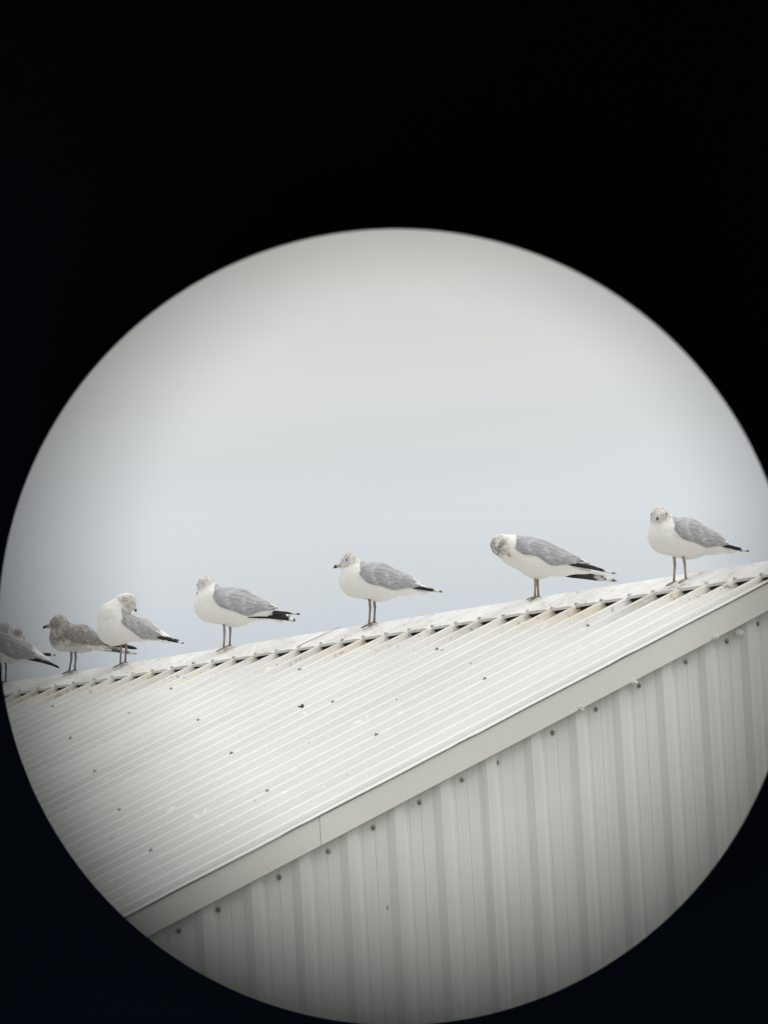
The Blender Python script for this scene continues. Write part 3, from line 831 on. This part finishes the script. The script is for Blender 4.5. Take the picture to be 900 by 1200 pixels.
# young mottled gull
hc = (.062, 0, .266); hd = (1, .12, -.14)
g2 = dict(foot=(-5.8118, 0.2), yaw=4, young=True, prims=[((.046, 0, .186), .070, (-.050, 0, .178), .072, .80, .03), ((-.050, 0, .178), .070, (-.150, 0, .150), .036, .8, .02),
          ((-.150, 0, .150), .034, (-.240, 0, .124), .012, .85, .02), ((.044, 0, .222), .056, (.058, 0, .255), .044, .9, .03)]+head_prims(hc, hd, .040, .028, .027),
          wing=([(.040, .205), (.010, .170), (-.040, .150), (-.095, .140), (-.140, .138), (-.180, .140), (-.200, .142)],
                [(.032, .222), (.004, .240), (-.050, .246), (-.110, .215), (-.150, .180), (-.185, .155), (-.203, .147)]),
          head=(hc, hd, (.106, .005, .252), .045, .45), mot=.9, hr=.05,
          prim_n=[((-.11, .152), (-.336, .113), .020, .020, 0), ((-.11, .154), (-.300, .124), .022, .022, 0)],
          prim_f=[((-.10, .128), (-.334, .088), .018, .018, 2), ((-.10, .128), (-.290, .100), .020, .020, 2)],
          tail=((-.13, .125), (-.245, .104)), legs=[(-.006, .016, -.014, .115), (.020, -.018, .004, .115)], greyleg=True)
gull(87, 'crouched young gull with brown-mottled head and wings, second gull from the left edge', g2)

# gull cut by the edge of the view
hc = (-.068, .018, .268); hd = (-.70, -.50, -.50)
g1 = dict(g3, foot=(-6.49, 0.2), yaw=2, prims=[((.060, 0, .205), .080, (-.020, 0, .195), .082, .82, .03), ((-.020, 0, .195), .080, (-.120, 0, .160), .050, .8, .03),
          ((-.120, 0, .160), .048, (-.230, 0, .115), .014, .85, .02), ((.070, 0, .245), .060, (-.010, .010, .280), .046, .9, .03)]+head_prims(hc, hd, .036, .024, .026),
          wing=([(.090, .245), (.060, .200), (.010, .160), (-.060, .126), (-.120, .124), (-.165, .125), (-.195, .128)],
                [(.080, .262), (.060, .278), (.000, .270), (-.070, .232), (-.120, .196), (-.170, .158), (-.200, .138)]),
          head=(hc, hd, (-.092, .000, .250), .030, .6), hr=.05, mot=1.0, closed=True,
          prim_n=[((-.15, .132), (-.290, .072), .014, .020, 0), ((-.11, .130), (-.270, .086), .016, .022, 0)],
          prim_f=[((-.17, .150), (-.275, .142), .016, .018, 1), ((-.16, .140), (-.245, .118), .018, .02, 1)],
          tail=((-.12, .130), (-.220, .110)), legs=[(.000, .020, -.004, .125), (.030, -.020, .020, .125)])
gull(9, 'gull resting its head on its back, cut off by the left edge', g1)

# ------------------------------------------------------------------ the spotting scope the photograph was taken through
AX = Vector((-0.80847183, 0.58387974, 0.07387656)).normalized()
q = AX.to_track_quat('Z', 'Y').to_matrix().to_4x4()
SB = CAM + AX*0.20 - Vector((0, 0, 0.075))               # foot of the scope
scope = empty('spotting_scope', SB)
tag(scope, 'round black inside of the spotting scope that frames the whole view', 'scope')
TS = Matrix.Translation(-SB) @ Matrix.Translation(CAM) @ q
def spart(name, V, F, m, smooth=True):
    o = mesh(name, [TS @ Vector(v) for v in V], F, m, scope, smooth); fixnormals(o); return o
RT = 465/6000.0
# barrel: flares from the eyepiece to the objective, inner wall baffled and matt black
r_in = lambda z: 0.018 + (z-0.05)*0.066
V, F = lathe([(0.0180, 0.050), (0.024, 0.12), (0.030, 0.20), (0.0355, 0.26), (0.0385, 0.34), (0.0400, 0.452), (0.0425, 0.452), (0.0425, 0.33), (0.040, 0.26), (0.040, 0.20), (0.034, 0.14), (0.024, 0.058), (0.022, 0.050)], 96, True)
spart('barrel', V, F, M_armour)
V, F = lathe([(0.0178, 0.052), (0.0238, 0.12), (0.0296, 0.20), (0.0351, 0.26), (0.0381, 0.34), (0.0396, 0.450), (0.0399, 0.450), (0.0384, 0.34), (0.0354, 0.26), (0.0299, 0.20), (0.0241, 0.12), (0.0180, 0.052)], 96, True)
spart('inner_baffle_tube', V, F, M_black)
V, F = lathe([(RT*0.45, 0.4500), (0.0397, 0.4485), (0.0397, 0.4545), (RT*0.45, 0.4510)], 256, True)
spart('objective_stop', V, F, M_black)
V, F = lathe([(0.0425, 0.445), (0.0425, 0.515), (0.0452, 0.515), (0.0452, 0.440), (0.0425, 0.440)], 96, True)
spart('objective_hood', V, F, M_dark)
# eyepiece with an added vignette stop; eyecup behind it
def offs(V, dx, dy): return [(v[0]+dx, v[1]+dy, v[2]) for v in V]
ZS = 0.0140; RS = 0.001055
V, F = lathe([(RS, ZS), (0.0165, ZS-0.0006), (0.0165, ZS+0.0012), (RS, ZS+0.0001)], 192, True)
# added stop, sized and set off centre to darken the lower and left rim
UPL = (q.inverted().to_3x3() @ CU); RTL = (q.inverted().to_3x3() @ CR)
ox, oy = UPL.x*0.000158 + RTL.x*0.00007, UPL.y*0.000158 + RTL.y*0.00007
M_stop = simple('blackened vignette stop', (0.010, 0.021, 0.036), 1.0, 0, 0.0)
spart('vignette_stop', offs(V, ox, oy), F, M_stop)
V, F = lathe([(0.0160, 0.006), (0.0160, 0.052), (0.0178, 0.0535), (0.0225, 0.0535), (0.0225, 0.012), (0.0205, 0.006)], 96, True)
spart('eyepiece', V, F, M_black)
V, F = lathe([(0.0206, 0.003), (0.0232, 0.005), (0.0245, 0.016), (0.0227, 0.018), (0.0227, 0.008), (0.0206, 0.0055)], 96, True)
spart('eyecup', V, F, M_dark)
V, F = lathe([(0.0001, -0.010), (0.010, -0.010), (0.0105, -0.008), (0.0105, 0.008), (0.010, 0.010), (0.0001, 0.010)], 32)
rx = Matrix.Translation((0, 0, 0))
kn = [Vector((v[0], v[1], v[2])) for v in V]
# focus knob on top of the body
upl = UPL.normalized(); kz = Vector((upl.x, upl.y, 0)).normalized(); qk = kz.to_track_quat('Z', 'Y')
spart('focus_knob', [qk @ v + kz*0.046 + Vector((0, 0, 0.17)) for v in kn], F, M_dark)
V, F = lathe([(0.0402, 0.205), (0.0445, 0.205), (0.0445, 0.245), (0.0402, 0.245)], 64, True)
spart('mount_ring', V, F, M_dark)
V, F = box((0, 0, 0), (0.03, 0.06, 0.03)); fo = mesh('mount_foot', [Vector(v)+Vector((0, 0, 0.014)) + (CAM+AX*0.225-Vector((0, 0, 0.075))-SB) for v in V], F, M_dark, scope)
# phone held to the eyepiece
ph = empty('smartphone', CAM - AX*0.012)
tag(ph, 'phone held against the eyepiece behind the viewer, out of the view', 'phone')
PM = Matrix.Translation(AX*0.012) @ q
bm = bmesh.new(); bmesh.ops.create_cube(bm, size=1.0)
for v_ in bm.verts: v_.co = Vector((v_.co.x*0.072, v_.co.y*0.150, v_.co.z*0.008))
bmesh.ops.bevel(bm, geom=bm.edges[:], offset=0.003, segments=3, affect='EDGES')
me = bpy.data.meshes.new('body'); 
qy = Vector((kz.x, kz.y, 0)); rot = Matrix.Rotation(math.atan2(qy.y, qy.x)-math.pi/2, 4, 'Z')
bm.transform(PM @ rot @ Matrix.Translation((0.015, -0.052, -0.0082))); bm.to_mesh(me); bm.free()
o = bpy.data.objects.new('body', me); me.materials.append(M_dark); COL.objects.link(o); o.parent = ph
V, F = lathe([(0.0001, -0.0042), (0.0040, -0.0040), (0.0052, -0.0028), (0.0050, -0.0022), (0.0001, -0.0022)], 32)
mesh('camera_lens', [PM @ Vector(v) for v in V], F, M_glass, ph, True)
# tripod
HB = CAM+AX*0.225-Vector((0, 0, 0.078))
tri = empty('tripod', (HB.x, HB.y, 0)); tag(tri, 'black three-legged tripod carrying the spotting scope, below the view', 'tripod')
V, F = join(box((0, 0, HB.z-0.012), (0.06, 0.06, 0.016)), tube([(0, 0, HB.z-0.02), (0, 0, HB.z-0.40)], 0.014, 16))
mesh('centre_column', V, F, M_dark, tri)
for k in range(3):
    a = k*2*math.pi/3+0.4; top = Vector((0.03*math.cos(a), 0.03*math.sin(a), HB.z-0.16)); ft = Vector((0.52*math.cos(a), 0.52*math.sin(a), 0.012))
    V, F = tube([top, top.lerp(ft, 0.5), top.lerp(ft, 0.5), ft], [0.015, 0.015, 0.011, 0.011], 12)
    lg = mesh('leg', V, F, M_dark, tri); V, F = tube([ft, ft+(ft-top).normalized()*0.012], 0.014, 10); mesh('rubber_foot', V, F, M_washer, lg)
V, F = tube([(0, 0, HB.z-0.06), (0.16, -0.12, HB.z-0.16)], [0.006, 0.009], 10); mesh('pan_handle', V, F, M_dark, tri)
